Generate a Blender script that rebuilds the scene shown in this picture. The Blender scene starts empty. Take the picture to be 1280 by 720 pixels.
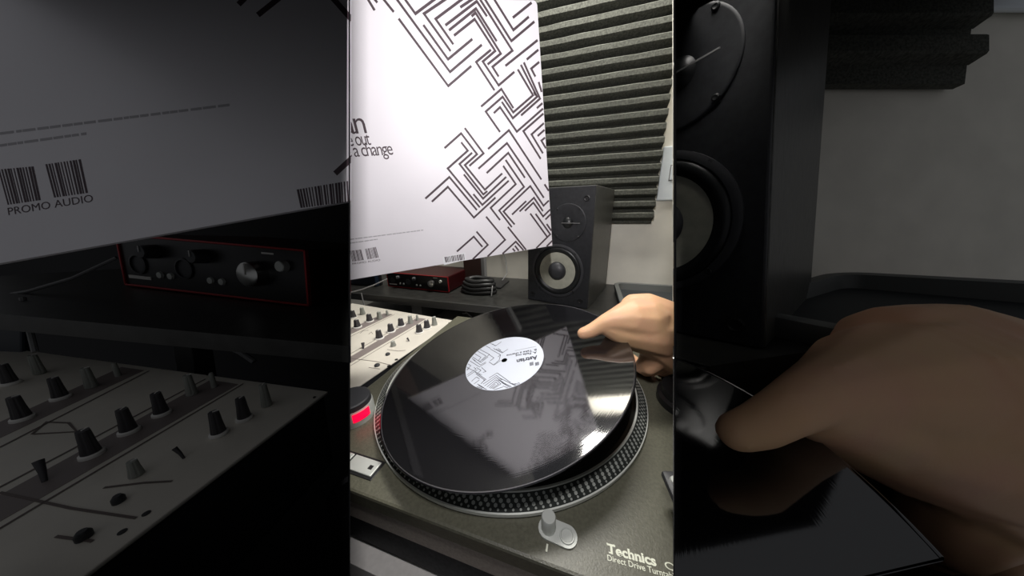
import bpy, bmesh, math, random
from mathutils import Vector, Matrix, Quaternion
random.seed(4)
S = 0.001                       # all measures below are millimetres
scene = bpy.context.scene
COL = scene.collection

# ------------------------------------------------------------------ camera
FPX = 323.2                     # focal length in pixels of the 1280x720 frame
CAM = Vector((93.6, -284.65, 218.14))
RGT = Vector((0.95523314, 0.29529684, -0.0181503))
UPV = Vector((-0.07072907, 0.28750483, 0.95516406))
BAK = Vector((0.28727522, -0.9111206, 0.2955202))
WM = Matrix((RGT, UPV, BAK)).transposed()          # camera axes -> world
cd = bpy.data.cameras.new('camera'); cd.sensor_fit = 'HORIZONTAL'; cd.sensor_width = 36
cd.lens = 36 * FPX / 1280; cd.clip_start = 0.005; cd.clip_end = 50
cam = bpy.data.objects.new('camera', cd); COL.objects.link(cam)
cam.matrix_world = Matrix.Translation(CAM * S) @ WM.to_4x4()
scene.camera = cam

def ray(x, y): return WM @ Vector(((x - 640) / FPX, -(y - 360) / FPX, -1))
def at(x, y, D): return CAM + ray(x, y) * D
def onp(x, y, P, n): d = ray(x, y); return CAM + d * ((P - CAM).dot(n) / d.dot(n))
def onz(x, y, z): return onp(x, y, Vector((0, 0, z)), Vector((0, 0, 1)))
def cw(X, Y, Z): return CAM + WM @ Vector((X, Y, -Z))    # right, up, distance ahead of the camera
def frame(o, x, y):
    x = x.normalized(); z = x.cross(y).normalized(); y = z.cross(x)
    m = Matrix((x, y, z)).transposed().to_4x4(); m.translation = o; return m
def cframe(px, py, D, u, v):                        # frame from axes given along the camera's right, up, back
    return frame(at(px, py, D), WM @ Vector(u), WM @ Vector(v))

# ------------------------------------------------------------------ world, lamps, exposure
w = bpy.data.worlds.new('world'); scene.world = w; w.use_nodes = True
w.node_tree.nodes['Background'].inputs[0].default_value = (0.93, 0.95, 1.0, 1)
w.node_tree.nodes['Background'].inputs[1].default_value = 0.095
vs = scene.view_settings
vs.view_transform = 'Standard'; vs.look = 'None'; vs.exposure = 0.0; vs.gamma = 1.0; vs.use_curve_mapping = False

def area(name, pos, target, sx, sy, power, color=(1, 1, 1), up=None):
    l = bpy.data.lights.new(name, 'AREA'); l.shape = 'RECTANGLE'; l.size = sx * S; l.size_y = sy * S
    l.energy = power; l.color = color
    o = bpy.data.objects.new(name, l); COL.objects.link(o)
    z = (pos - target).normalized()
    y = (up or Vector((0, 1, 0))); x = y.cross(z).normalized(); y = z.cross(x)
    m = Matrix((x, y, z)).transposed().to_4x4(); m.translation = pos * S
    o.matrix_world = m
    return o
# ceiling lamp over the desk and a slim strip fill, added above the lens for the middle bay
area('ceiling_lamp', Vector((40, 320, 940)), Vector((80, 494, 250)), 420, 160, 12.5, (1.0, 0.97, 0.91), Vector((0, 1, 0)))
area('strip_fill', cw(0, 205, -1), cw(0, 205, 330), 4, 110, 1.7, (1.0, 0.97, 0.98), UPV)

area('bay_fill', cw(190, 235, 190), cw(270, -20, 330), 90, 60, 0.03, (1.0, 0.97, 0.92), UPV).data.spread = math.radians(70)  # added fill light to lift the right bay, no source there

# ------------------------------------------------------------------ materials
def mat(name, col, rough=0.5, metal=0.0, noise=0.0, nscale=200.0, bump=0.0, bscale=400.0, ior=1.45, emit=0, stretch=None, col2=None):
    m = bpy.data.materials.new(name); m.use_nodes = True
    nt = m.node_tree; b = nt.nodes['Principled BSDF']
    b.inputs['Base Color'].default_value = (*col, 1)
    b.inputs['Roughness'].default_value = rough; b.inputs['Metallic'].default_value = metal
    b.inputs['IOR'].default_value = ior
    if emit:
        b.inputs['Emission Color'].default_value = (*col, 1); b.inputs['Emission Strength'].default_value = emit
    tc = nt.nodes.new('ShaderNodeTexCoord'); src = tc.outputs['Object']
    if stretch:
        mp = nt.nodes.new('ShaderNodeMapping'); mp.inputs['Scale'].default_value = stretch
        nt.links.new(src, mp.inputs[0]); src = mp.outputs[0]
    if noise > 0:
        n = nt.nodes.new('ShaderNodeTexNoise'); n.inputs['Scale'].default_value = nscale; n.inputs['Detail'].default_value = 4
        nt.links.new(src, n.inputs['Vector'])
        mx = nt.nodes.new('ShaderNodeMix'); mx.data_type = 'RGBA'
        c2 = col2 or tuple(min(1, c * (1 + noise) + noise * 0.02) for c in col)
        c1 = col if col2 else tuple(c * (1 - noise) for c in col)
        mx.inputs[6].default_value = (*c1, 1); mx.inputs[7].default_value = (*c2, 1)
        rp = nt.nodes.new('ShaderNodeMapRange'); rp.inputs[1].default_value = 0.35; rp.inputs[2].default_value = 0.65
        nt.links.new(n.outputs[0], rp.inputs[0]); nt.links.new(rp.outputs[0], mx.inputs[0])
        nt.links.new(mx.outputs[2], b.inputs['Base Color'])
    if bump > 0:
        n = nt.nodes.new('ShaderNodeTexNoise'); n.inputs['Scale'].default_value = bscale; n.inputs['Detail'].default_value = 3
        nt.links.new(src, n.inputs['Vector'])
        bp = nt.nodes.new('ShaderNodeBump'); bp.inputs['Strength'].default_value = bump; bp.inputs['Distance'].default_value = 0.0004
        nt.links.new(n.outputs[0], bp.inputs['Height']); nt.links.new(bp.outputs[0], b.inputs['Normal'])
    return m

M = dict(
    wall=mat('painted_wall', (0.82, 0.79, 0.70), 0.85, noise=0.05, nscale=14, bump=0.2, bscale=90),
    foam=mat('acoustic_foam', (0.062, 0.064, 0.052), 0.95, noise=0.35, nscale=260, bump=0.8, bscale=700),
    paper=mat('white_card', (0.86, 0.83, 0.86), 0.42, noise=0.02, nscale=12),
    ink=mat('grey_ink', (0.075, 0.05, 0.06), 0.6),
    softink=mat('pale_grey_ink', (0.45, 0.43, 0.45), 0.6),
    sticker=mat('white_sticker', (0.9, 0.9, 0.92), 0.5),
    labelpaper=mat('label_paper', (0.66, 0.70, 0.78), 0.6),
    labelink=mat('label_ink', (0.035, 0.035, 0.05), 0.6),
    plinth=mat('painted_metal', (0.10, 0.098, 0.070), 0.38, noise=0.12, nscale=420, bump=0.35, bscale=800),
    plinthlit=mat('plinth_paint_lit', (0.34, 0.30, 0.26), 0.35, noise=0.12, nscale=420, bump=0.3, bscale=800),  # plinth paint again, lightened to stand in for its sheen
    rubber=mat('black_rubber', (0.012, 0.012, 0.014), 0.7, noise=0.4, nscale=300),
    silver=mat('brushed_aluminium', (0.62, 0.62, 0.59), 0.28, 1.0),
    pale=mat('pale_metal', (0.60, 0.62, 0.58), 0.45, 0.3),
    rimmetal=mat('polished_rim', (0.74, 0.76, 0.70), 0.35, 0.2),
    platter=mat('platter_metal', (0.035, 0.04, 0.036), 0.35, 0.3),
    dots=mat('strobe_dot_metal', (0.5, 0.52, 0.48), 0.4, 0.4),
    felt=mat('black_felt', (0.012, 0.012, 0.012), 0.95, noise=0.4, nscale=700),
    black=mat('black_plastic', (0.012, 0.012, 0.013), 0.4),
    dark=mat('charcoal_plastic', (0.035, 0.036, 0.04), 0.45),
    whiteprint=mat('cream_print', (0.78, 0.80, 0.66), 0.6),
    redlamp=mat('red_strobe_lamp', (1.0, 0.0, 0.04), 0.4, emit=1.3),
    cream=mat('cream_panel', (0.70, 0.66, 0.58), 0.38, noise=0.05, nscale=22, ior=1.5),
    band=mat('taupe_band', (0.24, 0.205, 0.195), 0.45),
    panelline=mat('panel_line', (0.15, 0.12, 0.11), 0.5),
    knobdark=mat('dark_grey_knob', (0.055, 0.052, 0.056), 0.5),
    knobgrey=mat('pale_grey_knob', (0.30, 0.31, 0.28), 0.5),
    knobwhite=mat('white_skirt', (0.78, 0.76, 0.72), 0.4),
    red=mat('red_metal', (0.36, 0.016, 0.02), 0.35, 0.4),
    deepred=mat('dark_red_metal', (0.035, 0.004, 0.005), 0.35, 0.3),
    face=mat('black_face', (0.008, 0.007, 0.008), 0.35),
    shelf=mat('black_laminate', (0.022, 0.022, 0.02), 0.38, noise=0.2, nscale=60),
    shelfedge=mat('shelf_edge_band', (0.05, 0.05, 0.048), 0.4),
    spkface=mat('speaker_baffle', (0.018, 0.019, 0.022), 0.45, noise=0.15, nscale=150),
    spkside=mat('ash_vinyl', (0.075, 0.075, 0.068), 0.38, noise=0.5, nscale=60, stretch=(30, 30, 1.2)),
    cone=mat('grey_cone', (0.40, 0.40, 0.33), 0.5, noise=0.08, nscale=90),
    surround=mat('rubber_surround', (0.012, 0.013, 0.014), 0.35),
    blue=mat('dark_blue_plastic', (0.008, 0.014, 0.026), 0.4),
    cable=mat('grey_cable', (0.22, 0.22, 0.22), 0.5),
    blackcable=mat('black_cable', (0.02, 0.02, 0.02), 0.45),
    brown=mat('dark_brown_wood', (0.045, 0.022, 0.018), 0.5),
    switch=mat('white_plastic', (0.80, 0.86, 0.90), 0.35),
    tray=mat('grey_tray', (0.12, 0.125, 0.12), 0.5, bump=0.2),
    trayin=mat('dark_tray_base', (0.03, 0.034, 0.036), 0.6),
    table=mat('grey_table', (0.62, 0.60, 0.57), 0.6, noise=0.05, nscale=200),
    partition=mat('black_board', (0.014, 0.014, 0.015), 0.8),
    wood=mat('brown_floorboard', (0.5, 0.25, 0.15), 0.6, noise=0.4, nscale=12, stretch=(1, 14, 14)),
    lampblack=mat('lamp_black', (0.01, 0.01, 0.01), 0.8),
)
def skin_mat():
    m = mat('skin', (0.74, 0.46, 0.25), 0.5, noise=0.10, nscale=22, bump=0.25, bscale=500, col2=(0.72, 0.40, 0.25))
    b = m.node_tree.nodes['Principled BSDF']
    b.inputs['Subsurface Weight'].default_value = 0.12; b.inputs['Subsurface Radius'].default_value = (0.008, 0.003, 0.0015)
    b.inputs['Subsurface Scale'].default_value = 0.6
    return m
M['skin'] = skin_mat()
def vinyl_mat():
    m = bpy.data.materials.new('grooved_vinyl'); m.use_nodes = True; nt = m.node_tree; b = nt.nodes['Principled BSDF']
    b.inputs['Base Color'].default_value = (0.006, 0.006, 0.007, 1); b.inputs['Roughness'].default_value = 0.055; b.inputs['IOR'].default_value = 2.3
    b.inputs['Specular Tint'].default_value = (1, 1, 1, 1)
    tc = nt.nodes.new('ShaderNodeTexCoord')
    sp = nt.nodes.new('ShaderNodeSeparateXYZ'); nt.links.new(tc.outputs['Object'], sp.inputs[0])
    def mth(op, a, c=None):
        n = nt.nodes.new('ShaderNodeMath'); n.operation = op
        for i, v in enumerate((a, c)):
            if v is None: continue
            if isinstance(v, (int, float)): n.inputs[i].default_value = v
            else: nt.links.new(v, n.inputs[i])
        return n.outputs[0]
    r = mth('SQRT', mth('ADD', mth('MULTIPLY', sp.outputs[0], sp.outputs[0]), mth('MULTIPLY', sp.outputs[1], sp.outputs[1])))
    cx = nt.nodes.new('ShaderNodeCombineXYZ'); nt.links.new(mth('MULTIPLY', r, 900), cx.inputs[0])
    n = nt.nodes.new('ShaderNodeTexNoise'); n.inputs['Scale'].default_value = 1.0; n.inputs['Detail'].default_value = 3; nt.links.new(cx.outputs[0], n.inputs['Vector'])
    bp = nt.nodes.new('ShaderNodeBump'); bp.inputs['Strength'].default_value = 0.05; bp.inputs['Distance'].default_value = 0.0003
    nt.links.new(n.outputs[0], bp.inputs['Height']); nt.links.new(bp.outputs[0], b.inputs['Normal'])
    return m
M['vinyl'] = vinyl_mat()

# ------------------------------------------------------------------ mesh helper
class MB:
    """collects shapes in millimetres, in the frame they are given in"""
    def __init__(s): s.bm = bmesh.new()
    def quad(s, pts):
        return s.bm.faces.new([s.bm.verts.new(p) for p in pts])
    def prism(s, pts, a, b):           # polygon in xy, from z=a to z=b
        lo = [s.bm.verts.new((p[0], p[1], a)) for p in pts]; hi = [s.bm.verts.new((p[0], p[1], b)) for p in pts]
        n = len(pts); s.bm.faces.new(lo[::-1]); s.bm.faces.new(hi)
        for i in range(n): s.bm.faces.new((lo[i], lo[(i + 1) % n], hi[(i + 1) % n], hi[i]))
        return s
    def slab(s, pts, thick):           # polygon given as 3D points, thickened against its normal
        pts = [Vector(p) for p in pts]; n = (pts[1] - pts[0]).cross(pts[2] - pts[1]).normalized() * thick
        lo = [s.bm.verts.new(p - n) for p in pts]; hi = [s.bm.verts.new(p) for p in pts]; k = len(pts)
        s.bm.faces.new(lo[::-1]); s.bm.faces.new(hi)
        for i in range(k): s.bm.faces.new((lo[i], lo[(i + 1) % k], hi[(i + 1) % k], hi[i]))
        return s
    def box(s, x0, x1, y0, y1, z0, z1, bev=0, seg=2):
        r = bmesh.ops.create_cube(s.bm, size=1)
        for v in r['verts']: v.co = Vector(((x0 + x1) / 2 + v.co.x * (x1 - x0), (y0 + y1) / 2 + v.co.y * (y1 - y0), (z0 + z1) / 2 + v.co.z * (z1 - z0)))
        if bev:
            es = list({e for v in r['verts'] for e in v.link_edges})
            bmesh.ops.bevel(s.bm, geom=es, offset=bev, segments=seg, profile=0.5, affect='EDGES')
        return s
    def lathe(s, prof, n=48, M4=None, cap=True):   # profile [(r,z)], about z
        rings = []
        for r, z in prof:
            if r < 1e-6: rings.append([s.bm.verts.new((0, 0, z))])
            else: rings.append([s.bm.verts.new((r * math.cos(2 * math.pi * i / n), r * math.sin(2 * math.pi * i / n), z)) for i in range(n)])
        for a, b in zip(rings, rings[1:]):
            for i in range(n):
                j = (i + 1) % n
                if len(a) == 1 and len(b) == 1: continue
                if len(a) == 1: s.bm.faces.new((a[0], b[i], b[j]))
                elif len(b) == 1: s.bm.faces.new((a[i], b[0], a[j]))
                else: s.bm.faces.new((a[i], b[i], b[j], a[j]))
        if M4 is not None:
            for R in rings:
                for v in R: v.co = M4 @ v.co
        return s
    def tube(s, pts, r, n=8):
        pts = [Vector(p) for p in pts]; prev = None; rings = []
        for i, p in enumerate(pts):
            d = (pts[min(i + 1, len(pts) - 1)] - pts[max(i - 1, 0)]).normalized()
            a = d.cross(Vector((0.13, 0.21, 0.97))).normalized() if prev is None else (prev - d * prev.dot(d)).normalized()
            prev = a; b = d.cross(a); rr = r[i] if isinstance(r, (list, tuple)) else r
            rings.append([s.bm.verts.new(p + (a * math.cos(2 * math.pi * k / n) + b * math.sin(2 * math.pi * k / n)) * rr) for k in range(n)])
        for A, B in zip(rings, rings[1:]):
            for k in range(n): s.bm.faces.new((A[k], A[(k + 1) % n], B[(k + 1) % n], B[k]))
        s.bm.faces.new(rings[0][::-1]); s.bm.faces.new(rings[-1])
        return s
    def ribbon(s, pts, wd, z0, th):     # mitred flat line in xy at height z0
        P = [Vector((p[0], p[1])) for p in pts]; L = []; R = []
        for i in range(len(P)):
            d1 = (P[i] - P[i - 1]).normalized() if i else (P[1] - P[0]).normalized()
            d2 = (P[i + 1] - P[i]).normalized() if i < len(P) - 1 else d1
            n1 = Vector((-d1.y, d1.x)); n2 = Vector((-d2.y, d2.x)); m = (n1 + n2)
            m = m.normalized() if m.length > 1e-6 else n1
            k = wd / 2 / max(0.4, m.dot(n1)); L.append(P[i] + m * k); R.append(P[i] - m * k)
        for i in range(len(P) - 1):
            s.prism([R[i], R[i + 1], L[i + 1], L[i]], z0, z0 + th)
        return s
    def join(s, other_mesh, M4):
        n0 = len(s.bm.verts); s.bm.from_mesh(other_mesh); s.bm.verts.ensure_lookup_table()
        for v in s.bm.verts[n0:]: v.co = M4 @ v.co
        return s
    def build(s, name, m, parent=None, frm=None, smooth=False, trims=(), label=None):
        """frm: frame (mm) the shapes were given in; parent frame is taken from the parent"""
        base = Matrix(parent['_f']) if parent is not None and '_f' in parent else (frm if frm is not None else Matrix())
        frm = frm if frm is not None else base
        bm = s.bm
        if trims:
            for v in bm.verts: v.co = frm @ v.co
            for no in trims:
                co = CAM if len(no) == 3 else Vector(no[3]); nv = Vector(no[:3])
                r = bmesh.ops.bisect_plane(bm, geom=bm.verts[:] + bm.edges[:] + bm.faces[:], plane_co=co, plane_no=nv, clear_outer=True, dist=1e-5)
                ed = [e for e in r['geom_cut'] if isinstance(e, bmesh.types.BMEdge) and e.is_valid and e.is_boundary]
                if ed:
                    try: bmesh.ops.holes_fill(bm, edges=ed, sides=0)
                    except Exception: pass
            inv = frm.inverted()
            for v in bm.verts: v.co = inv @ v.co
        bmesh.ops.recalc_face_normals(bm, faces=bm.faces)
        for v in bm.verts: v.co *= S
        if smooth:
            for f in bm.faces: f.smooth = True
        me = bpy.data.meshes.new(name); bm.to_mesh(me); bm.free()
        if smooth:
            try: me.set_sharp_from_angle(angle=math.radians(38))
            except Exception: pass
        me.materials.append(m)
        o = bpy.data.objects.new(name, me); COL.objects.link(o)
        f = frm.copy(); f.translation = f.translation * S
        if parent is not None:
            o.parent = parent
            b = base.copy(); b.translation = b.translation * S
            o.matrix_local = b.inverted() @ f
        else: o.matrix_world = f
        o['_f'] = [list(r) for r in frm]
        if label: o['label'] = label
        return o
def thing(name, label, cat, frm, group=None):
    o = bpy.data.objects.new(name, None); COL.objects.link(o); o.empty_display_size = 0.02
    f = frm.copy(); f.translation = f.translation * S; o.matrix_world = f
    o['_f'] = [list(r) for r in frm]; o['label'] = label; o['category'] = cat
    if group: o['group'] = group
    return o
def tag(o, label, cat, group=None):
    o['label'] = label; o['category'] = cat
    if group: o['group'] = group
    return o
def struct(o): o['kind'] = 'structure'; return o
def T(x, y, z, rz=0): return Matrix.Translation((x, y, z)) @ Matrix.Rotation(math.radians(rz), 4, 'Z')
_font = {}
def text_mesh(txt, bold=0.0, shear=0.0, spacing=1.0):
    """flat lettering as a mesh: origin at baseline start, cap height 1; returns mesh and width"""
    c = bpy.data.curves.new('lettering', 'FONT'); c.body = txt; c.offset = bold; c.shear = shear; c.space_character = spacing
    c.resolution_u = 3; c.fill_mode = 'FRONT'
    o = bpy.data.objects.new('lettering', c); COL.objects.link(o)
    dg = bpy.context.evaluated_depsgraph_get(); dg.update()
    me = bpy.data.meshes.new_from_object(o.evaluated_get(dg)); bpy.data.objects.remove(o); bpy.data.curves.remove(c)
    xs = [v.co.x for v in me.vertices]; x0, x1 = min(xs), max(xs)
    for v in me.vertices: v.co.x -= x0; v.co /= 0.69
    return me, (x1 - x0) / 0.69
def add_text(mb, txt, start, direction, cap, width=None, z=0.15, bold=0.0, align='L', spacing=1.0):
    """lettering on the local xy plane"""
    me, wd = text_mesh(txt, bold, 0, spacing); d = Vector(direction).normalized().to_3d(); u = Vector((-d.y, d.x, 0))
    kx = (width / wd) if width else cap
    o = Vector((start[0], start[1], z))
    if align == 'R': o = o - d * (wd * kx)
    m = Matrix((d * kx, u * cap, Vector((0, 0, 1)))).transposed().to_4x4(); m.translation = o
    mb.join(me, m); bpy.data.meshes.remove(me); return mb

# trimming planes: the two added partition boards stand in these planes
KX = 202 / FPX
TL = tuple(WM @ Vector((-1, 0, 203.0 / FPX)))      # outward normal, left   (keep the middle bay)
TR = tuple(WM @ Vector((1, 0, 203.0 / FPX)))
WL = tuple(WM @ Vector((1, 0, -201.4 / FPX)))      # keep the left bay
WR = tuple(WM @ Vector((-1, 0, -201.4 / FPX)))     # keep the right bay
WF = (*(BAK), cw(0, 0, 101))                       # keep what lies beyond the front of the bays
BOTH = (TL, TR)

# ================================================================== STRUCTURE
Z3 = Vector((0, 0, 1))
struct(MB().box(-900, 800, 494, 514, -760, 950).build('wall_back', M['wall']))
struct(MB().box(-900, 800, -700, 514, -780, -760).build('floor', M['partition']))
fb = MB()
for i in range(8):
    b = MB().box(-420 + i * 92, -420 + i * 92 + 89, -640, 300, -758.5, -744, 1)
    b.build('floorboard', M['wood'], bpy.data.objects['floor'])
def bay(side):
    """a dim side bay, added: partition board and roof keep lamplight out; then base, outer side and back, open towards the room"""
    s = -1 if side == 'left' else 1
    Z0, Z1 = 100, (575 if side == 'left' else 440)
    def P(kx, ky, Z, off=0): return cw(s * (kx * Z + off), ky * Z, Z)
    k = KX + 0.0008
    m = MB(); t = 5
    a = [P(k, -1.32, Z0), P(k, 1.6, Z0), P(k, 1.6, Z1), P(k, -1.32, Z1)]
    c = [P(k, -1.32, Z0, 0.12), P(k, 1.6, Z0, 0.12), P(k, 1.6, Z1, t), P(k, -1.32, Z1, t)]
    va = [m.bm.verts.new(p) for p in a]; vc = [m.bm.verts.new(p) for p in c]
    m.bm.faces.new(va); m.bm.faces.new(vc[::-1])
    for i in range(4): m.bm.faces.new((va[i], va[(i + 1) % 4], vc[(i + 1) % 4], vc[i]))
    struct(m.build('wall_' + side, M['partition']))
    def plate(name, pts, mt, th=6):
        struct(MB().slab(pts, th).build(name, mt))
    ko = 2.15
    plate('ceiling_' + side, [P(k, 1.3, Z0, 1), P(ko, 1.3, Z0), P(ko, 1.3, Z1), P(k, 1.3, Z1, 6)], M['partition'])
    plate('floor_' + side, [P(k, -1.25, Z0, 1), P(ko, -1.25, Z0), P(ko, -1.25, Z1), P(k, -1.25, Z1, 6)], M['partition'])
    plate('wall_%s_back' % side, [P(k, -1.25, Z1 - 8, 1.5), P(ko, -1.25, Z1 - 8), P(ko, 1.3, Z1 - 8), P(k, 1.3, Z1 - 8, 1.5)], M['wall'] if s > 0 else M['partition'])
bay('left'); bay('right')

# added baffles keeping the strip fill out of the side bays (above and beside the lens, out of the picture)
lf = frame(cw(0, 175, 0), RGT, UPV)
lt = thing('strip_fill_baffles', 'unseen black baffles added around the strip fill light above the lens', 'lamp', lf)
for s in (-1, 1):
    a, b = sorted((s * KX * 31, s * 110))
    MB().box(a, b, 66 - 175, 170, -31, -30).build('fill_baffle', M['lampblack'], lt)
MB().box(-9, 9, -28, 96, 5, 13, 2).build('fill_body', M['lampblack'], lt)

# desk, riser shelf
struct_table = thing('desk', 'grey desk top under the record player', 'desk', T(0, 0, -84))
tb = MB().box(-620, 560, -187, 490, -22, 0, .5); tb.build('desk_top', M['table'], struct_table, trims=BOTH)
for x in (-560, 500):
    for y in (60, 460): MB().box(x - 20, x + 20, y - 20, y + 20, -660, -22).build('leg', M['dark'], struct_table)
sh = thing('riser_shelf', 'black riser shelf with upright legs behind the mixer and record player', 'shelf', T(0, 0, -84))
MB().box(-640, 640, 238.6, 492, 64, 84, 0.8).build('shelf_board', M['shelf'], sh, trims=(TR,))
MB().box(-640, 640, 236, 238.6, 65, 84.4, 0.8).build('front_edge', M['shelfedge'], sh, trims=(TR,))
for x in (-352, 60): MB().box(x - 16, x + 16, 262, 470, 0, 64, 1).build('leg', M['shelfedge'], sh)
MB().box(-640, 640, 478, 488, 0, 62).build('back_panel', M['black'], sh, trims=(TR,))

# foam on the wall
fo = thing('acoustic_foam_panel', 'dark grey ridged acoustic foam panel on the wall above the desk speaker', 'foam panel', T(235, 494, 173))
MB().box(-560, 0, -9, 0, 0, 640, 1).build('foam_base', M['foam'], fo)
z0 = onp(756, 227, Vector((0, 470, 0)), Vector((0, 1, 0))).z - 173
PIT = 28.2; k0 = int(z0 // PIT)
for k in range(-k0, 22):
    zc = z0 + k * PIT
    if zc < 8 or zc > 632: continue
    m = MB(); L = 560; nseg = 14
    prev = None
    for i in range(nseg + 1):
        x = -L + L * i / nseg; w = 1.2 * math.sin(i * 1.7 + k); e = 0.8 * math.sin(i * 2.3 + 2 * k)
        ring = [m.bm.verts.new(p) for p in ((x, -8.9, zc - 13.5), (x, -27 + e, zc - 7.2 + w * .3), (x, -30 + e, zc - 5), (x, -30 + e, zc + 5), (x, -27 + e, zc + 7.2 + w * .3), (x, -8.9, zc + 13.5))]
        if prev:
            for j in range(6): m.bm.faces.new((prev[j], ring[j], ring[(j + 1) % 6], prev[(j + 1) % 6]))
        else: m.bm.faces.new(ring)
        prev = ring
    m.bm.faces.new(prev[::-1])
    m.build('ridge', M['foam'], fo)

# wall switch
sw = thing('wall_switch', 'white switch plate on the wall beside the bright foam panel', 'switch', T(240, 494, 229))
MB().box(0, 124, -7, 0, 0, 124, 2.5).build('plate', M['switch'], sw)
MB().box(22, 100, -9.5, -7.2, 48, 80, 1).build('rocker', M['switch'], sw)
MB().box(20, 102, -7.6, -6.6, 46, 82, .3).build('rocker_frame', M['cable'], sw)

# ================================================================== SPEAKER
def speaker(frm, k, label, trims=(), H=258, D=190, wz=80, tz=186):
    W = 149
    sp = thing('speaker', label, 'speaker', frm)
    sc = Matrix.Scale(k, 4)
    f = frm @ sc
    def B(mb, name, mt, smooth=False, parent=sp):
        for v in mb.bm.verts: v.co = sc @ v.co
        return mb.build(name, mt, parent, smooth=smooth, trims=trims) if parent is sp else mb.build(name, mt, parent, frm=frm, smooth=smooth, trims=trims)
    # x right, z up, y into the cabinet ; origin front bottom left
    B(MB().box(0, W, 3, D, 0, H, 1.2), 'cabinet', M['spkside'])
    B(MB().box(0.6, W - .6, -1, 3.2, 0.6, H - .6, 1.4), 'baffle', M['spkface'])
    def Y(x, z, y=-1): # disc frame: local z looks out of the front (-y)
        return Matrix.Translation((x, y, z)) @ Matrix.Rotation(math.radians(90), 4, 'X')
    wx = 75
    B(MB().lathe([(61, -.5), (61, 2.4), (58, 3.4), (55, 3.2), (54.6, 1)], 64, Y(wx, wz)), 'woofer_rim', M['dark'], True)
    B(MB().lathe([(55, .6), (54, 2.4), (50, 4.4), (46, 3.6), (43, .8), (42, .5)], 64, Y(wx, wz)), 'surround', M['surround'], True)
    B(MB().lathe([(42.3, .8), (40, 0.9), (21, .95), (20, .6)], 64, Y(wx, wz)), 'cone', M['cone'], True)
    B(MB().lathe([(21, .8), (20, 3.5), (17, 7.5), (12, 10.5), (6, 12), (0, 12.5)], 40, Y(wx, wz)), 'dust_cap', M['dark'], True)
    tx = 95
    B(MB().lathe([(39.5, -.5), (39.5, 1.2), (38.6, 1.8), (37.5, 1.8), (24, 1.6), (13, .6), (11, .4)], 64, Y(tx, tz)), 'tweeter_plate', M['spkface'], True)
    B(MB().lathe([(11.5, .4), (10, 2), (7, 4.4), (3, 5.6), (0, 5.8)], 32, Y(tx, tz)), 'tweeter_dome', M['surround'], True)
    B(MB().box(tx - 11, tx + 28, -8, -7.2, tz - .5, tz + .5), 'tweeter_guard', M['cable'])
    for x, z in ((wx + 40, wz + 42), (wx - 40, wz - 42), (wx + 40, wz - 42), (wx - 40, wz + 42), (tx + 24, tz + 28), (tx + 24, tz - 28), (tx - 24, tz - 28), (tx - 24, tz + 28)):
        B(MB().lathe([(2.6, 0), (2.6, 4.6 if z < 140 else 2.8), (1.6, 5 if z < 140 else 3.2), (0, 4.2 if z < 140 else 2.6)], 12, Y(x, z)), 'screw', M['surround'], True)
    for x, z in ((W - 17, H - 24), (W - 17, 17), (14, 17), (14, H - 24)):
        B(MB().lathe([(6.2, -.2), (6.2, 1.4), (5, 1.8), (3.6, 1.2), (3.4, .2), (0, .1)], 24, Y(x, z)), 'grille_socket', M['black'], True)
    return sp
f1 = T(92.2, 274.7, 0, -13.5) @ Matrix.Translation((-149, 0, 0))
speaker(f1, 1.0, 'black two-way bookshelf speaker with grey cone on the shelf in front of the foam')

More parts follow.
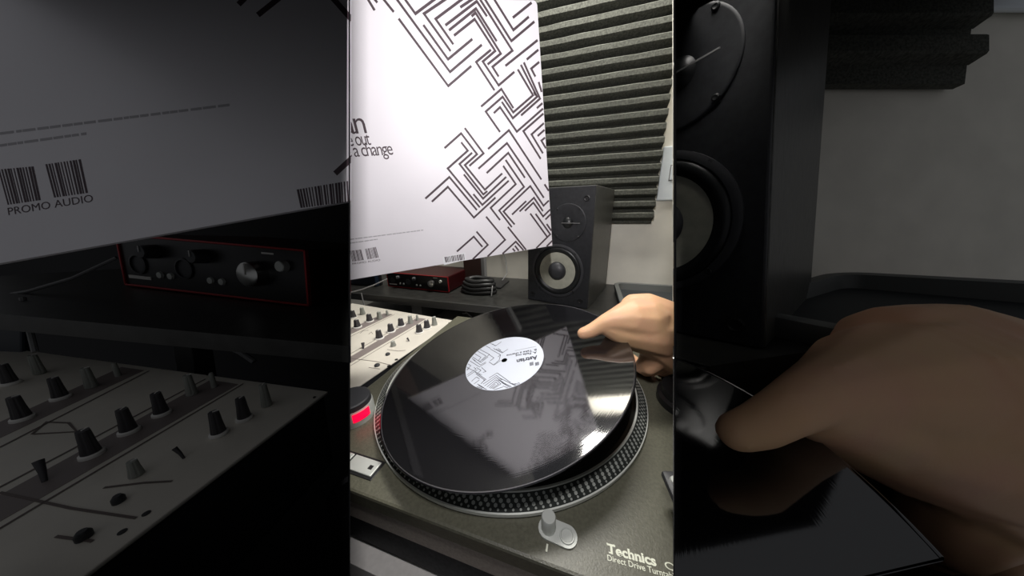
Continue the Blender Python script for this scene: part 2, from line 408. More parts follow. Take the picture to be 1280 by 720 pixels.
# ================================================================== AUDIO INTERFACE
def interface(frm, W, H, D, label, trims=()):
    it = thing('audio_interface', label, 'audio interface', frm)   # x right, y up, z towards viewer ; origin bottom right front
    k = H / 46.0
    MB().box(-W, 0, 0, H, -D, -2, 3 * k).build('body', M['deepred'], it, trims=trims)
    b = MB()
    for q in ((-W, 0, H - 1.8 * k, H), (-W, 0, 0, 1.8 * k)): b.box(q[0], q[1], q[2], q[3], -3, 1.5 * k, .5 * k)
    for q in ((-1.8 * k, 0, 0, H), (-W, -W + 1.8 * k, 0, H)): b.box(q[0], q[1], q[2], q[3], -3, 1.5 * k, .5 * k)
    b.build('red_frame', M['red'], it, trims=trims)
    MB().box(-W + 1.9 * k, -1.9 * k, 1.9 * k, H - 1.9 * k, -2, 0.2).build('front_panel', M['face'], it, trims=trims)
    def ring(fx, fy, r, h, mt, name, tick=True):
        m = Matrix.Translation((-W * fx, H * fy, 0.2))
        o = MB().lathe([(r, 0), (r * .92, h * .9), (r * .8, h), (0, h)], 32, m).build(name, mt, it, smooth=True, trims=trims)
        if tick:
            t = MB().box(-W * fx - .35 * k, -W * fx + .35 * k, H * fy, H * fy + r * .85, h + .1, h + .7 * k)
            t.build('pointer', M['knobwhite'], o, frm=frm, trims=trims)
    ring(.25, .50, 10.5 * k, 9 * k, M['silver'], 'monitor_knob')
    ring(.11, .68, 4.6 * k, 5 * k, M['pale'], 'headphone_knob', False)
    ring(.52, .72, 6 * k, 9 * k, M['dark'], 'gain_knob'); ring(.79, .72, 6 * k, 9 * k, M['dark'], 'gain_knob')
    for fx in (.64, .90):
        MB().lathe([(9 * k, 0), (9 * k, 1.2 * k), (7.4 * k, 1.4 * k), (7.2 * k, .3), (0, .2)], 32, Matrix.Translation((-W * fx, H * .45, .2))).build('input_socket', M['dark'], it, smooth=True, trims=trims)
    for fx in (.44, .50, .72, .78): MB().lathe([(3 * k, 0), (2.6 * k, 1.6 * k), (0, 1.8 * k)], 14, Matrix.Translation((-W * fx, H * .28, .2))).build('switch', M['pale'], it, smooth=True, trims=trims)
    MB().box(-W * .97, -W * .84, H * .16, H * .22, .2, 1, 0).build('white_mark', M['knobwhite'], it, trims=trims)
    MB().box(-W * .22, -W * .16, H * .86, H * .89, .2, .8, 0).build('white_mark', M['knobwhite'], it, trims=trims)
    return it
fi = frame(Vector((-270, 301, 2.5)), Vector((1, -0.045, 0)), Vector((0, 0.0, 1)))
interface(fi, 210, 43, 120, 'small red and black audio interface with knobs on the shelf behind the white mixer')

# dark upright stand and cables behind the interface
st = thing('monitor_stand', 'dark brown upright stand between the red interface and the wall', 'stand', T(-236, 400, 0))
MB().box(-80, 90, -30, 50, 0, 5, 2).build('foot', M['black'], st)
MB().box(-34, 22, -8, 10, 5, 330, 2).build('post', M['brown'], st)
MB().box(22.1, 34, -8, 10, 5, 330, 2).build('edge_strip', M['cable'], st)
hp = thing('coiled_cable', 'coil of thick black cable lying beside the red interface', 'cable', T(-195, 330, 0))
for j, (r, zz) in enumerate(((46, 6), (44, 16), (41, 26), (36, 35))):
    MB().tube([(r * math.cos(a * math.pi / 12) + j, .55 * r * math.sin(a * math.pi / 12), zz + 1.2 * math.sin(a)) for a in range(25)], 6.5, 10).build('loop', M['blackcable'], hp, smooth=True)
o = MB().tube([(-168, 440, 2), (-160, 470, 20), (-168, 486, 60), (-190, 490, 120), (-214, 490, 190)], 1.3, 6).build('wall_wire', M['cable'], smooth=True)
tag(o, 'thin grey wire hanging down the wall between stand and speaker', 'wire')
o = MB().tube([(-150, 318, 24), (-147, 309, 22), (-146, 302, 12), (-147, 300, 2)], 1.6, 6).build('plug_lead', M['cable'], smooth=True)
tag(o, 'short pale lead curling down at the end of the black coil', 'wire')
o = MB().tube([at(436, 366, 585), at(452, 362, 588), at(468, 356, 592), at(484, 348.5, 600)], 1.6, 6).build('grey_cable', M['cable'], smooth=True)
tag(o, 'pale grey cable slanting up behind the white mixer toward the red interface', 'cable')
lp = thing('laptop', 'dark blue folded laptop standing on the shelf at the left of the red interface', 'laptop', T(-520, 300, 0))
MB().box(-120, 6, 0, 14, 1, 160, 3).build('lid', M['blue'], lp)
MB().box(-120, 8, 15, 25, 0, 155, 3).build('base', M['black'], lp)
o = MB().tube([(-500, 232, 4), (-499, 231.5, -20), (-494, 231, -45), (-492, 230, -83)], 1.8, 6).build('hanging_cable', M['cable'], smooth=True)
tag(o, 'grey cable hanging over the shelf edge behind the white mixer', 'cable')
o = MB().tube([(-250, 330, -70), (-232, 322, -62), (-214, 318, -72), (-196, 316, -80)], 2.2, 6).build('shelf_cable', M['cable'], smooth=True)
tag(o, 'grey cable lying in the dark under the riser shelf', 'cable')

# tray on the shelf
def tray(frm, Wd, Dp, rim, h, label, trims=()):
    t = thing('tray', label, 'tray', frm)         # x right, y back, z up ; origin outer back-left bottom
    def rr(x0, y0, x1, y1, r, n=6):
        o = []
        for cx, cy, a0 in ((x1 - r, y1 - r, 0), (x0 + r, y1 - r, 90), (x0 + r, y0 + r, 180), (x1 - r, y0 + r, 270)):
            for i in range(n + 1):
                a = math.radians(a0 + 90 * i / n); o.append((cx + r * math.cos(a), cy + r * math.sin(a)))
        return o
    m = MB(); rings = []
    for inset, z in ((rim * .35, 0), (0, h * .55), (0, h), (rim * .25, h + 1), (rim, h), (rim * 1.35, h * .15)):
        rings.append([m.bm.verts.new((x, y, z)) for x, y in rr(inset, -Dp + inset, Wd - inset, -inset, rim * 2.2 - inset * .8)])
    for A, B in zip(rings, rings[1:]):
        n = len(A)
        for i in range(n): m.bm.faces.new((A[i], A[(i + 1) % n], B[(i + 1) % n], B[i]))
    m.build('rim', M['tray'], t, smooth=True, trims=trims)
    MB().prism(rr(rim * 1.3, -Dp + rim * 1.3, Wd - rim * 1.3, -rim * 1.3, rim * 1.2), h * .1, h * .2).build('base', M['trayin'], t, trims=trims)
    return t
tray(T(155, 447, 0, 1), 300, 200, 10, 20, 'grey rimmed tray on the shelf right of the desk speaker behind the hand', (TR,))

# ================================================================== MIXER
def knob(parent, pos, frm, r, h, kind, trims=(), rot=0):
    """pos: frame-local point"""
    f = frm @ Matrix.Translation(pos) @ Matrix.Rotation(rot, 4, 'Z')
    kp = None
    if kind in ('dark', 'grey'):
        m = MB(); n = 24; rings = []
        for z, rr in ((0.5, 1.0), (h * .15, .98), (h * .55, .80), (h * .86, .72), (h, .66)):
            rings.append([m.bm.verts.new((r * rr * (1 - .09 * (i % 4 == 0) * (z > h * .1)) * math.cos(2 * math.pi * i / n), r * rr * (1 - .09 * (i % 4 == 0) * (z > h * .1)) * math.sin(2 * math.pi * i / n), z)) for i in range(n)])
        for A, B in zip(rings, rings[1:]):
            for i in range(n): m.bm.faces.new((A[i], A[(i + 1) % n], B[(i + 1) % n], B[i]))
        m.bm.faces.new(rings[-1]); m.bm.faces.new(rings[0][::-1])
        kp = m.build('knob', M['knobdark' if kind == 'dark' else 'knobgrey'], parent, frm=f, trims=trims)
        MB().box(-r * .10, r * .10, -r * .1, r * .66, h - .2, h + r * .12).build('pointer', M['knobwhite'], kp, frm=f, trims=trims)
        if kind == 'dark':
            MB().lathe([(r * 1.02, 0), (r * 1.28, .3), (r * 1.25, h * .10), (r * 1.0, h * .14)], 24).build('skirt', M['knobwhite'], kp, frm=f, smooth=True, trims=trims)
    elif kind == 'small':
        MB().lathe([(r, 0), (r * .8, h * .9), (r * .55, h), (0, h)], 14).build('knob', M['knobgrey'], parent, frm=f, smooth=True, trims=trims)
    elif kind == 'screw':
        MB().lathe([(r, 0), (r, h * .6), (r * .6, h), (0, h)], 14).build('screw', M['dark'], parent, frm=f, smooth=True, trims=trims)
    elif kind == 'lever':
        MB().tube([(0, 0, 0), (-h * .25, h * .15, h * .5), (-h * .6, h * .3, h)], [r * .5, r * .7, r], 10).build('lever', M['knobdark'], parent, frm=f, smooth=True, trims=trims)
def mixer(frm, plane_pt, k, W, D, knobs, bands, lines, label, trims, holes=(), kr=1.0, kh=1.0):
    mx = thing('dj_mixer', label, 'mixer', frm)    # x right, y back, z up ; origin back right top corner
    inv = frm.inverted()
    def L(px, py): return inv @ onp(px, py, frm.translation, frm.to_3x3() @ Z3)
    MB().box(-W, 0, -D, 0, -2 * k, 0, .6 * k).build('top_panel', M['cream'], mx, trims=trims)
    MB().box(-W + 2 * k, -2 * k, -D + 2 * k, -2 * k, -60 * k, -2 * k).build('case', M['dark'], mx, trims=trims)
    for q in bands: MB().slab([L(*p) + Z3 * .25 for p in q], .3).build('panel_band', M['band'], mx, trims=trims)
    b = MB()
    for q in lines:
        b.ribbon([(L(*p).x, L(*p).y) for p in q], .9 * k, .3, .15)
    b.build('printed_lines', M['panelline'], mx, trims=trims)
    for px, py, r, h, kind in knobs:
        knob(mx, L(px, py), frm, r * kr, h * kh, kind, trims, random.uniform(-.6, .6))
    for px, py in holes:
        MB().lathe([(2.6 * kr, 0), (2.6 * kr, .5 * kr), (0, .6 * kr)], 14).build('slot', M['black'], mx, frm=frm @ Matrix.Translation(L(px, py)), trims=trims)
    return mx
c0 = onz(569, 401, -20); cR = onz(438, 490, -20); yd = (c0 - cR).normalized(); xd = Vector((yd.y, -yd.x, 0))
fm = frame(c0, xd, yd)
DK, GR = 6.9, 6.0
mixer(fm, c0, 1.0, 330, 380, [
    (447, 409, DK, 17, 'dark'), (462.3, 401.5, DK, 17, 'dark'), (474.4, 422.8, DK, 17, 'dark'), (489, 414.5, DK, 17, 'dark'), (501.7, 407.4, DK, 17, 'dark'),
    (524.4, 415.4, DK, 17, 'dark'), (534, 410.2, DK, 17, 'dark'), (441.8, 397, DK, 17, 'dark'),
    (453.6, 392.8, GR, 17, 'grey'), (474.8, 398.4, GR, 17, 'grey'), (484.3, 393.9, 3, 12, 'small'), (513.3, 403.9, GR, 17, 'grey'), (522, 400.4, 3, 13, 'small'), (543.3, 406, GR, 18, 'grey'),
    (454, 436, 3, 9, 'lever'), (491.8, 432.3, 5, 9, 'grey'), (511.4, 426.5, 2, 6, 'lever'), (484.8, 443.4, 3.8, 3.5, 'screw'), (471.5, 457.2, 4.2, 3.5, 'screw'), (561.5, 403.6, 1.8, 1, 'screw')],
    [[(438, 446), (438, 454), (532.5, 398.6), (521, 397.2)], [(438, 411), (438, 418), (491, 393), (480, 391.7)]],
    [[(438, 457.5), (536, 398.7)], [(438, 442.5), (519, 396.8)], [(438, 421), (493.5, 393)], [(438, 448), (470, 452), (490, 457)], [(450, 417), (454, 413.5), (461, 413)], [(461, 418), (464, 415), (466, 417.5)], [(484, 437), (498, 439), (507, 438)], [(461, 459.5), (475, 461.5)]],
    'white dj mixer with dark and pale knobs left of the record player', BOTH, [(486, 457.6), (495.4, 449.6)])

# ================================================================== TURNTABLE
tt = thing('record_player', 'dark olive-grey record player with a dotted silver platter', 'turntable', T(0, 0, -83))
def Z(m, dz=83):
    for v in m.bm.verts: v.co.z += dz
    return m
Z(MB().box(-178, 275, -177, 176, -20, -4, 2.2)).build('plinth', M['plinth'], tt, trims=BOTH)
Z(MB().box(-176.5, 273.5, -175.6, 174.5, -42, -20.2, 1.2)).build('plinth_side', M['plinthlit'], tt, trims=BOTH)
Z(MB().box(-174, 271, -172.5, 172, -80, -42.2, 2)).build('rubber_base', M['rubber'], tt, trims=BOTH)
for x, y in ((-140, -140), (235, -140), (-140, 140), (235, 140)):
    Z(MB().lathe([(22, -83), (26, -80), (26, -78)], 24, Matrix.Translation((x, y, 0)))).build('foot', M['rubber'], tt)
def plat_mb(prof, n=128): return Z(MB().lathe(prof, n))
pl = plat_mb([(0, -3.4), (165, -3.4), (166, -2.6), (166, .4), (165, 1.0)]).build('platter', M['rimmetal'], tt, smooth=True)
plat_mb([(165, 1.0), (155.4, 7.8)]).build('strobe_band', M['platter'], pl, frm=T(0, 0, -83), smooth=True)
plat_mb([(155.4, 7.8), (154.8, 8.6), (153.2, 8.6), (152.8, 7.0)]).build('upper_rim', M['rimmetal'], pl, frm=T(0, 0, -83), smooth=True)
plat_mb([(153, 6.9), (0, 6.9)]).build('platter_top', M['platter'], pl, frm=T(0, 0, -83), smooth=True)
dm = MB()
dirs = Vector((-9.6, 0, 6.8)).normalized(); nrm_ = Vector((6.8, 0, 9.6)).normalized()
for row, (t, rr, nn) in enumerate(((.14, .62, 180), (.36, .98, 176), (.60, 1.05, 172), (.84, .80, 168))):
    for i in range(nn):
        a = 2 * math.pi * (i + .5 * (row % 2)) / nn
        c = Vector((165, 0, 1.0)) + dirs * (11.76 * t) + nrm_ * .22
        R = Matrix.Rotation(a, 3, 'Z'); ty = Vector((0, 1, 0)); vs_ = []
        for q in range(6):
            b = 2 * math.pi * q / 6
            vs_.append(dm.bm.verts.new(R @ (c + (dirs * math.cos(b) + ty * math.sin(b) * 1.05) * rr * 1.5)))
        dm.bm.faces.new(vs_)
so = Z(dm).build('strobe_dots', M['dots'], pl, frm=T(0, 0, -83)); so['kind'] = 'stuff'
Z(MB().lathe([(0, 30), (2.2, 30), (3.4, 27), (3.5, 7)], 20)).build('spindle', M['silver'], tt, smooth=True)
o = MB().lathe([(0, 0), (149, 0), (149, 1.2), (0, 1.2)], 96).build('slipmat', M['felt'], frm=T(0, 0, 7.0))
tag(o, 'black felt slipmat lying on the platter under the lifted record', 'slipmat')
# speed buttons
for x0, x1 in ((-140, -108.4), (-106.5, -77)):
    b = Z(MB().box(x0, x1, -163.5, -150, -4, -2.2, .6)).build('speed_button', M['pale'], tt, trims=BOTH)
    Z(MB().box(x1 - 8, x1 - 4, -158.6, -155, -2.2, -1.9)).build('button_lamp', M['black'], b, frm=T(0, 0, -83), trims=BOTH)
Z(MB().box(-143, -74.6, -165.8, -147.8, -4.1, -3.4, .3)).build('button_recess', M['black'], tt, trims=BOTH)
# strobe lamp pillar
px_, py_ = -152, -111
pil = Z(MB().lathe([(21.5, -4), (21, 12), (20, 14)], 40, Matrix.Translation((px_, py_, 0)))).build('strobe_pillar', M['pale'], tt, smooth=True, trims=BOTH)
Z(MB().lathe([(20, 14), (19.6, 19.6), (18.4, 20.6), (0, 20.6)], 40, Matrix.Translation((px_, py_, 0)))).build('power_dial', M['dark'], pil, frm=T(0, 0, -83), smooth=True, trims=BOTH)
rm = MB()
for i in range(8):
    a0, a1 = math.radians(-42 + i * 6), math.radians(-42 + (i + 1) * 6)
    rm.quad([(px_ + 21.9 * math.cos(a), py_ + 21.9 * math.sin(a), z) for a, z in ((a0, 2.5), (a1, 2.5), (a1, 12.6), (a0, 12.6))])
Z(rm).build('strobe_window', M['redlamp'], pil, frm=T(0, 0, -83), smooth=True, trims=BOTH)
# target light: stadium plate, post, recess
def stadium(c0_, c1_, r, n=12):
    c0_, c1_ = Vector(c0_), Vector(c1_); d = (c1_ - c0_).normalized(); a0 = math.atan2(d.y, d.x); o = []
    for i in range(n + 1): a = a0 - math.pi / 2 + math.pi * i / n; o.append((c1_.x + r * math.cos(a), c1_.y + r * math.sin(a)))
    for i in range(n + 1): a = a0 + math.pi / 2 + math.pi * i / n; o.append((c0_.x + r * math.cos(a), c0_.y + r * math.sin(a)))
    return o
cA, cB = (77.3, -156.6), (90.6, -157.6)
lpp = Z(MB().prism(stadium(cA, cB, 7.2), -4, -2.8)).build('light_plate', M['pale'], tt)
Z(MB().lathe([(5.2, -3), (5.2, 8.2), (4.6, 9.2), (0, 9.2)], 32, Matrix.Translation((*cA, 0)))).build('pop_up_light', M['pale'], lpp, frm=T(0, 0, -83), smooth=True)
Z(MB().lathe([(5.4, -2.8), (5.2, -1.9), (4.4, -1.9), (3.8, -2.6), (0, -2.7)], 32, Matrix.Translation((*cB, 0)))).build('light_button', M['pale'], lpp, frm=T(0, 0, -83), smooth=True)
Z(MB().box(77.6, 78.8, -170, -165.6, -4, -3.7)).build('position_mark', M['whiteprint'], tt)
# lettering
lm = MB()
P0, P1 = onz(759.5, 691, -4), onz(821, 708, -4)
add_text(lm, 'Technics', (P0.x, P0.y), (P1 - P0).xy, 5.2, (P1 - P0).length, z=-3.85, bold=0.035)
dv = (P1 - P0).normalized(); uv = Vector((-dv.y, dv.x, 0)); wd8 = (P1 - P0).length
for fx, fy, fw in ((.07, 0, .09), (.005, .93, .022), (.15, .93, .022), (.40, 0, .05), (.47, 0, .05), (.53, 0, .05), (.60, 0, .05), (.685, 0, .07)):
    c = P0 + dv * (wd8 * fx) + uv * (5.2 * fy); hw = wd8 * fw / 2
    lm.slab([c - dv * hw + Z3 * .18, c + dv * hw + Z3 * .18, c + dv * hw + uv * .75 + Z3 * .18, c - dv * hw + uv * .75 + Z3 * .18], .1)
P0, P1 = onz(759.5, 700.5, -4), onz(842, 724, -4)
add_text(lm, 'Direct Drive Turntable System', (P0.x, P0.y), (P1 - P0).xy, 3.1, None, z=-3.85, bold=0.008)
Q = onz(837.5, 708, -4)
for i in range(16):
    a0, a1 = 2 * math.pi * i / 16, 2 * math.pi * (i + 1) / 16
    lm.quad([(Q.x + 3.1 * r * math.cos(a), Q.y + 2.0 * r * math.sin(a), -3.82) for a, r in ((a0, 1), (a1, 1), (a1, .7), (a0, .7))])
lm.box(Q.x + .6, Q.x + 3.2, Q.y - 2.2, Q.y - 1.6, -3.9, -3.8)
lm.box(Q.x + 4.5, Q.x + 5.3, Q.y - 2.0, Q.y + 2.0, -3.9, -3.8)
Z(lm).build('lettering', M['whiteprint'], tt, trims=BOTH)
# tonearm
ta = Z(MB().lathe([(34, -4), (34, 4), (30, 6), (30, 14), (18, 16), (16, 34), (0, 36)], 48, Matrix.Translation((214, 14, 0)))).build('tonearm_base', M['black'], tt, smooth=True, trims=BOTH)
Z(MB().tube([(214, 14, 34), (208, -20, 32), (193, -60, 29), (182, -88, 26), (172, -104, 22)], 4.4, 12)).build('tonearm_tube', M['silver'], ta, frm=T(0, 0, -83), smooth=True, trims=BOTH)
hs = T(0, 0, -83)
hf = frame(Vector((167, -106, 20)), Vector((.97, .22, 0)), Vector((-.22, .97, .12)))
h_ = MB().box(-11, 11, -34, 0, -3, 3, 2).build('headshell', M['dark'], tt, frm=hf, smooth=True, trims=BOTH)
MB().lathe([(4, 3), (3.4, 4.2), (0, 4.4)], 20, Matrix.Translation((-4, -8, 0))).build('headshell_pin', M['pale'], h_, frm=hf, trims=BOTH)
t_ = MB(); add_text(t_, 'Techn', (-9, -27), (1, 0), 4.2, 14, z=3.15, bold=.02); t_.build('headshell_lettering', M['knobwhite'], h_, frm=hf, trims=BOTH)
cg = MB().box(-8, 9, -50, -33, -15, -4, 1.2).build('cartridge', M['knobwhite'], h_, frm=hf, trims=BOTH)
t_ = MB()
for i in range(20):
    a0, a1 = 2 * math.pi * i / 20, 2 * math.pi * (i + 1) / 20
    t_.quad([(0 + 3.6 * r * math.cos(a), -41.5 + 3.6 * r * math.sin(a), -3.9) for a, r in ((a0, 1), (a1, 1), (a1, .78), (a0, .78))])
t_.ribbon([(-3, -44.6), (3, -38.4)], .8, -3.95, .1)
t_.build('cartridge_emblem', M['ink'], cg if False else h_, frm=hf, trims=BOTH)

# ================================================================== RECORD
rc = CAM + (Vector((-2.85, -16.45, 34.27)) - CAM) * 0.96; rn = Vector((-0.17207, -0.13891, 0.97524)).normalized()
RKS = 0.96
def record(center, n, k, label, trims=(), cat='record', side_up=None, detail=True):
    fr = frame(center, n.cross(Vector((0, -1, 0))).cross(n).cross(n) if False else (Vector((1, 0, 0)) - n * n.x), n.cross(Vector((1, 0, 0)) - n * n.x))
    rd = thing('vinyl_record', label, cat, fr)
    prof = [(3.6, -.9), (149.6, -.9), (150.3, -.5), (150.5, 0), (150.3, .5), (149.7, .8)]
    MB().lathe([(r * k, z * k) for r, z in prof], 144).build('disc', M['vinyl'], rd, smooth=True, trims=trims)
    MB().lathe([(149.7 * k, .8 * k), (148.9 * k, .7 * k), (148.5 * k, .5 * k)], 144).build('edge_bead', M['vinyl'], rd, smooth=True, trims=trims)
    MB().lathe([(148.5 * k, .5 * k), (3.6 * k, .5 * k)], 144).build('grooved_surface', M['vinyl'], rd, trims=trims)
    return rd, fr
rd, fr = record(rc, rn, RKS, 'glossy black vinyl record with white label, lifted off the platter by a hand')
MB().lathe([(3.6, .5), (3.65, .72), (48.1, .72), (48.2, .4)], 96).build('centre_label', M['labelpaper'], rd, smooth=True)
finv = fr.inverted()
def RL(px, py): p = finv @ onp(px, py, rc + rn * .7, rn); return Vector((p.x, p.y))
def RC(x, y): return RL(570 + x / 8, 410 + y / 8)
lb = MB()
lines = [
    [(345, 155), (398, 178), (455, 138)], [(300, 180), (345, 205)], [(375, 205), (462, 250), (520, 212)], [(345, 212), (445, 268), (420, 290)], [(445, 270), (432, 322), (375, 370), (330, 340)],
    [(448, 325), (380, 372)], [(240, 215), (335, 265), (262, 325)], [(215, 232), (300, 280), (235, 340)], [(330, 265), (380, 300), (340, 330)], [(190, 260), (250, 295), (225, 325)], [(165, 290), (250, 345), (320, 290)], [(175, 320), (245, 370), (300, 340)], [(160, 305), (195, 330)],
    [(140, 330), (235, 390), (300, 350)], [(120, 360), (150, 378), (110, 415)], [(108, 390), (130, 405), (108, 425)], [(110, 470), (200, 410), (180, 395)], [(115, 485), (215, 418)], [(130, 405), (260, 470), (230, 460)], [(205, 395), (250, 425), (215, 455)], [(255, 395), (300, 435), (270, 445)], [(190, 440), (300, 515), (260, 545)],
    [(200, 460), (285, 520), (250, 560)], [(155, 535), (205, 490), (235, 510)], [(180, 560), (235, 520)], [(215, 560), (280, 600)], [(225, 575), (300, 625)], [(205, 590), (250, 622)],
    [(330, 500), (412, 450), (545, 545)], [(270, 562), (405, 475), (460, 520)], [(285, 580), (402, 495), (500, 565)], [(310, 590), (400, 518), (450, 560), (370, 610)], [(330, 600), (398, 540), (425, 562), (360, 605)], [(345, 605), (395, 560)],
    [(435, 500), (600, 600)], [(420, 520), (560, 610)], [(555, 552), (610, 590)], [(585, 556), (640, 590)], [(620, 545), (640, 560)], [(455, 545), (540, 605)], [(470, 580), (520, 615)], [(380, 620), (470, 590)],
    [(400, 210), (470, 245)], [(420, 205), (450, 225)], [(365, 160), (395, 180)]]
for l in lines:
    pts = [RC(*p) for p in l]
    pts = [p if p.length < 47.4 else p.normalized() * 47.4 for p in pts]
    lb.ribbon(pts, .62, .80, .06)
a, b = RC(812, 275), RC(606, 318); add_text(lb, 'Astrian', a, b - a, 7.0, (b - a).length, z=.9, bold=.03)
a, b = RC(806, 235), RC(595, 270); add_text(lb, 'A. Fade out', a, (b - a), 3.8, (b - a).length * 1.0, z=.9, bold=.02)
a, b = RC(804, 208), RC(505, 268); add_text(lb, 'B. Take a change', a, (b - a), 3.6, (b - a).length, z=.9, bold=.02)
a, b = RC(800, 185), RC(590, 228); lb.ribbon([a, b], .3, .85, .06)
for bx in (825, 770):
    for i in range(7):
        p, q = RC(bx - i * 5.6, 338 + i * 1.6), RC(bx + 5 - i * 5.6, 370 + i * 1.6)
        lb.ribbon([p, q], .45, .85, .06)
lb.build('label_print', M['labelink'], rd)

# ================================================================== SLEEVE
def sleeve(frm, W, Hh, label, trims, cr=5, th=3.0):
    s = thing('record_sleeve', label, 'record sleeve', frm)     # x right, y up, z to viewer ; origin bottom right
    pts = [(-W, 0), (0, 0)]
    for i in range(7):
        a = math.radians(90 * i / 6); pts.append((-cr + cr * math.cos(a), Hh - cr + cr * math.sin(a)))
    pts.append((-W, Hh))
    MB().prism(pts, -th, -.3).build('card', M['paper'], s, trims=trims)
    MB().prism([(p[0] * .999 - .2, p[1]) for p in pts], -.29, 0).build('front_sheet', M['paper'], s, trims=trims)
    return s
fs = cframe(690.5, 307, 437.43, (0.9648, 0.1891, -0.1829), (-0.1164, 0.9303, 0.3478))
sl = sleeve(fs, 345, 315, 'white record sleeve with grey maze lines held up in front of the foam panel', BOTH)
sinv = fs.inverted(); sn = fs.to_3x3() @ Z3
def SL(px, py): p = sinv @ onp(px, py, fs.translation, sn); return Vector((p.x, p.y))
maze = [
 [(458,-4),(468.3,13)],[(465.7,-4),(471.7,3.3)],[(477,-4),(492.2,15)],[(493.7,-4),(562.5,90),(602.3,56)],[(504,-4),(519.2,17.2),(547.5,-4)],[(563,-5),(530,17.2),(563.3,64)],
 [(583,-5),(544.5,23.8),(566.7,55.5)],[(498.3,23.3),(560.3,107.5),(589.2,82.5)],[(529.2,31.2),(560,74.2),(590.5,48.8)],[(575.3,9.2),(595,-4)],[(556.7,31.7),(596,1.7),(608.7,20.5)],
 [(561.2,38),(595,10.8),(620.9,51.7)],[(589.4,20.5),(594.4,16),(626,67),(609.4,80.6)],[(567.5,44.5),(593.3,24),(619,63.7),(603.5,77),(623.3,106.7),(643,89.8)],[(613.7,62.2),(595.2,77.6),(618.1,113)],
 [(598,-4),(640.5,63.3),(615.6,83.6),(623.3,95.8)],[(604.2,-4),(639.2,51.3),(668,27)],[(615.8,-4),(641.7,37.6),(661,21)],[(641,22.2),(664.5,3.3)],[(631.7,82.4),(672,50.2)],[(658.3,74.5),(673,62.2)],
 [(674,77.5),(664,85.8),(669.2,95.8)],[(647.2,86.7),(666.3,119),(641.5,140.5),(628.3,121),(607.2,139.5),(625,165)],[(641.7,135.2),(626.7,111.3),(601.3,133.3)],[(651,81),(671.3,121),(641,147.8),(627.2,127.2)],
 [(654.7,78),(675,123.3),(651.3,144.3)],[(667.2,115),(669.5,119)],[(673.3,102.5),(677,115)],[(671,135.3),(678,129)],[(617.2,141.5),(625,134),(646,164.6),(678.8,135.8)],[(679.2,142),(654.2,163.9),(675.8,198.6)],
 [(679.8,154),(664.4,168),(678.6,191.7)],[(672,170),(680.6,162.3)],[(681.3,172),(676.7,175.8),(682.3,185.4)],[(610,186.3),(636.1,162.8),(676.7,224.4)],[(598,210.9),(633.7,178.9),(655,210),(679.7,247.2)],
 [(608.3,216.3),(635.3,191.1),(656.1,222.2)],[(632,200),(655,233.6),(623.9,263.1),(639.8,283.9)],[(628.9,207.2),(644.7,230.2),(613.3,259.8),(625,275.2)],[(627.8,216.7),(606.1,237.2),(581.1,206.4),(596.3,192.8),(576.4,166.7),(555.6,185.2)],
 [(580.9,160),(604.4,191.7),(586.7,207.4)],[(576.4,177.8),(584.7,188.3),(559.7,210.6),(599.7,259.2)],[(590.2,190.9),(574.4,205),(604.1,243),(609.2,238.9)],[(579.8,218),(603.8,248.3),(632.8,221.1)],
 [(591.7,242.6),(602.9,256.1),(635.9,225.9)],[(531.7,248.3),(561.7,221.3),(596.1,262.6)],[(539.8,252.2),(559.8,233.6),(592.4,272),(619.4,246.9)],[(607.6,270.8),(631.4,299.8),(609.4,320.7)],
 [(643.3,280.6),(629.4,264.4),(662.8,232.6),(679.4,257.2),(686.1,250.6)],[(640,268.3),(657.8,251.3)],[(649.4,264.4),(667.4,247.2),(678.6,263.9)],[(656.1,263.6),(666.7,253.3),(678.9,270.6),(687.6,261.9)],
 [(681.7,274.4),(688.3,267.8)],[(680.6,230.3),(685.9,238.6)],[(662.8,266.9),(683.7,295.8)],[(669.4,267.2),(687.8,292.8),(670.3,310.2)],[(683.3,280),(689.2,288.4)],[(690.2,301),(683.3,307.9)],
 [(634.7,283.6),(657.5,312.2)],[(628,317.4),(644.7,302),(654.4,312.8)],[(643.7,307.2),(648.4,313.4)],[(640.8,310.6),(643.7,314.2)],[(595.6,289.4),(609.8,306.1),(591,324)],[(571.1,314.4),(592.2,295.8),(603,308.6)]]
ml = MB()
for l in maze:
    ml.ribbon([SL(*p) for p in l], 2.7, 0.02, .12)
ml.build('maze_lines', M['ink'], sl, trims=BOTH)
tx = MB()
def wfit(piece, length):
    me, wd = text_mesh(piece, 0, 0, .83); bpy.data.meshes.remove(me); return length / wd
for txt, piece, q1, q0, cap in (('Astrian', 'n', (459, 166.4), (445.3, 167.0), 25), ('a. fade out', 'out', (464.3, 181), (445.6, 182.2), 15.5), ('b. take a change', 'a change', (492, 193.2), (443.4, 196), 15.5)):
    e1, e0 = SL(*q1), SL(*q0); k_ = wfit(piece, (e1 - e0).length)
    me_, w_ = text_mesh(txt, 0, 0, .83); bpy.data.meshes.remove(me_)
    add_text(tx, txt, e1 - (e1 - e0).normalized() * (w_ * k_), e1 - e0, cap, w_ * k_, z=.1, spacing=.83)
tx.build('title_print', M['ink'], sl, trims=BOTH)
def bars(mb, q, f, n=16, seed=1, conv=None, wmax=.75):
    """bar code inside the quad q (tl, tr, br, bl)"""
    rnd = random.Random(seed); tl, tr, br, bl = [f(*p) for p in q]; i = 0.0
    while i < n:
        w = rnd.choice((.35, .45, .6, wmax)); a, b = i / n, min(1, (i + w) / n)
        mb.prism([bl.lerp(br, a), bl.lerp(br, b), tl.lerp(tr, b), tl.lerp(tr, a)], .05, .15); i += 1.0
bc = MB()
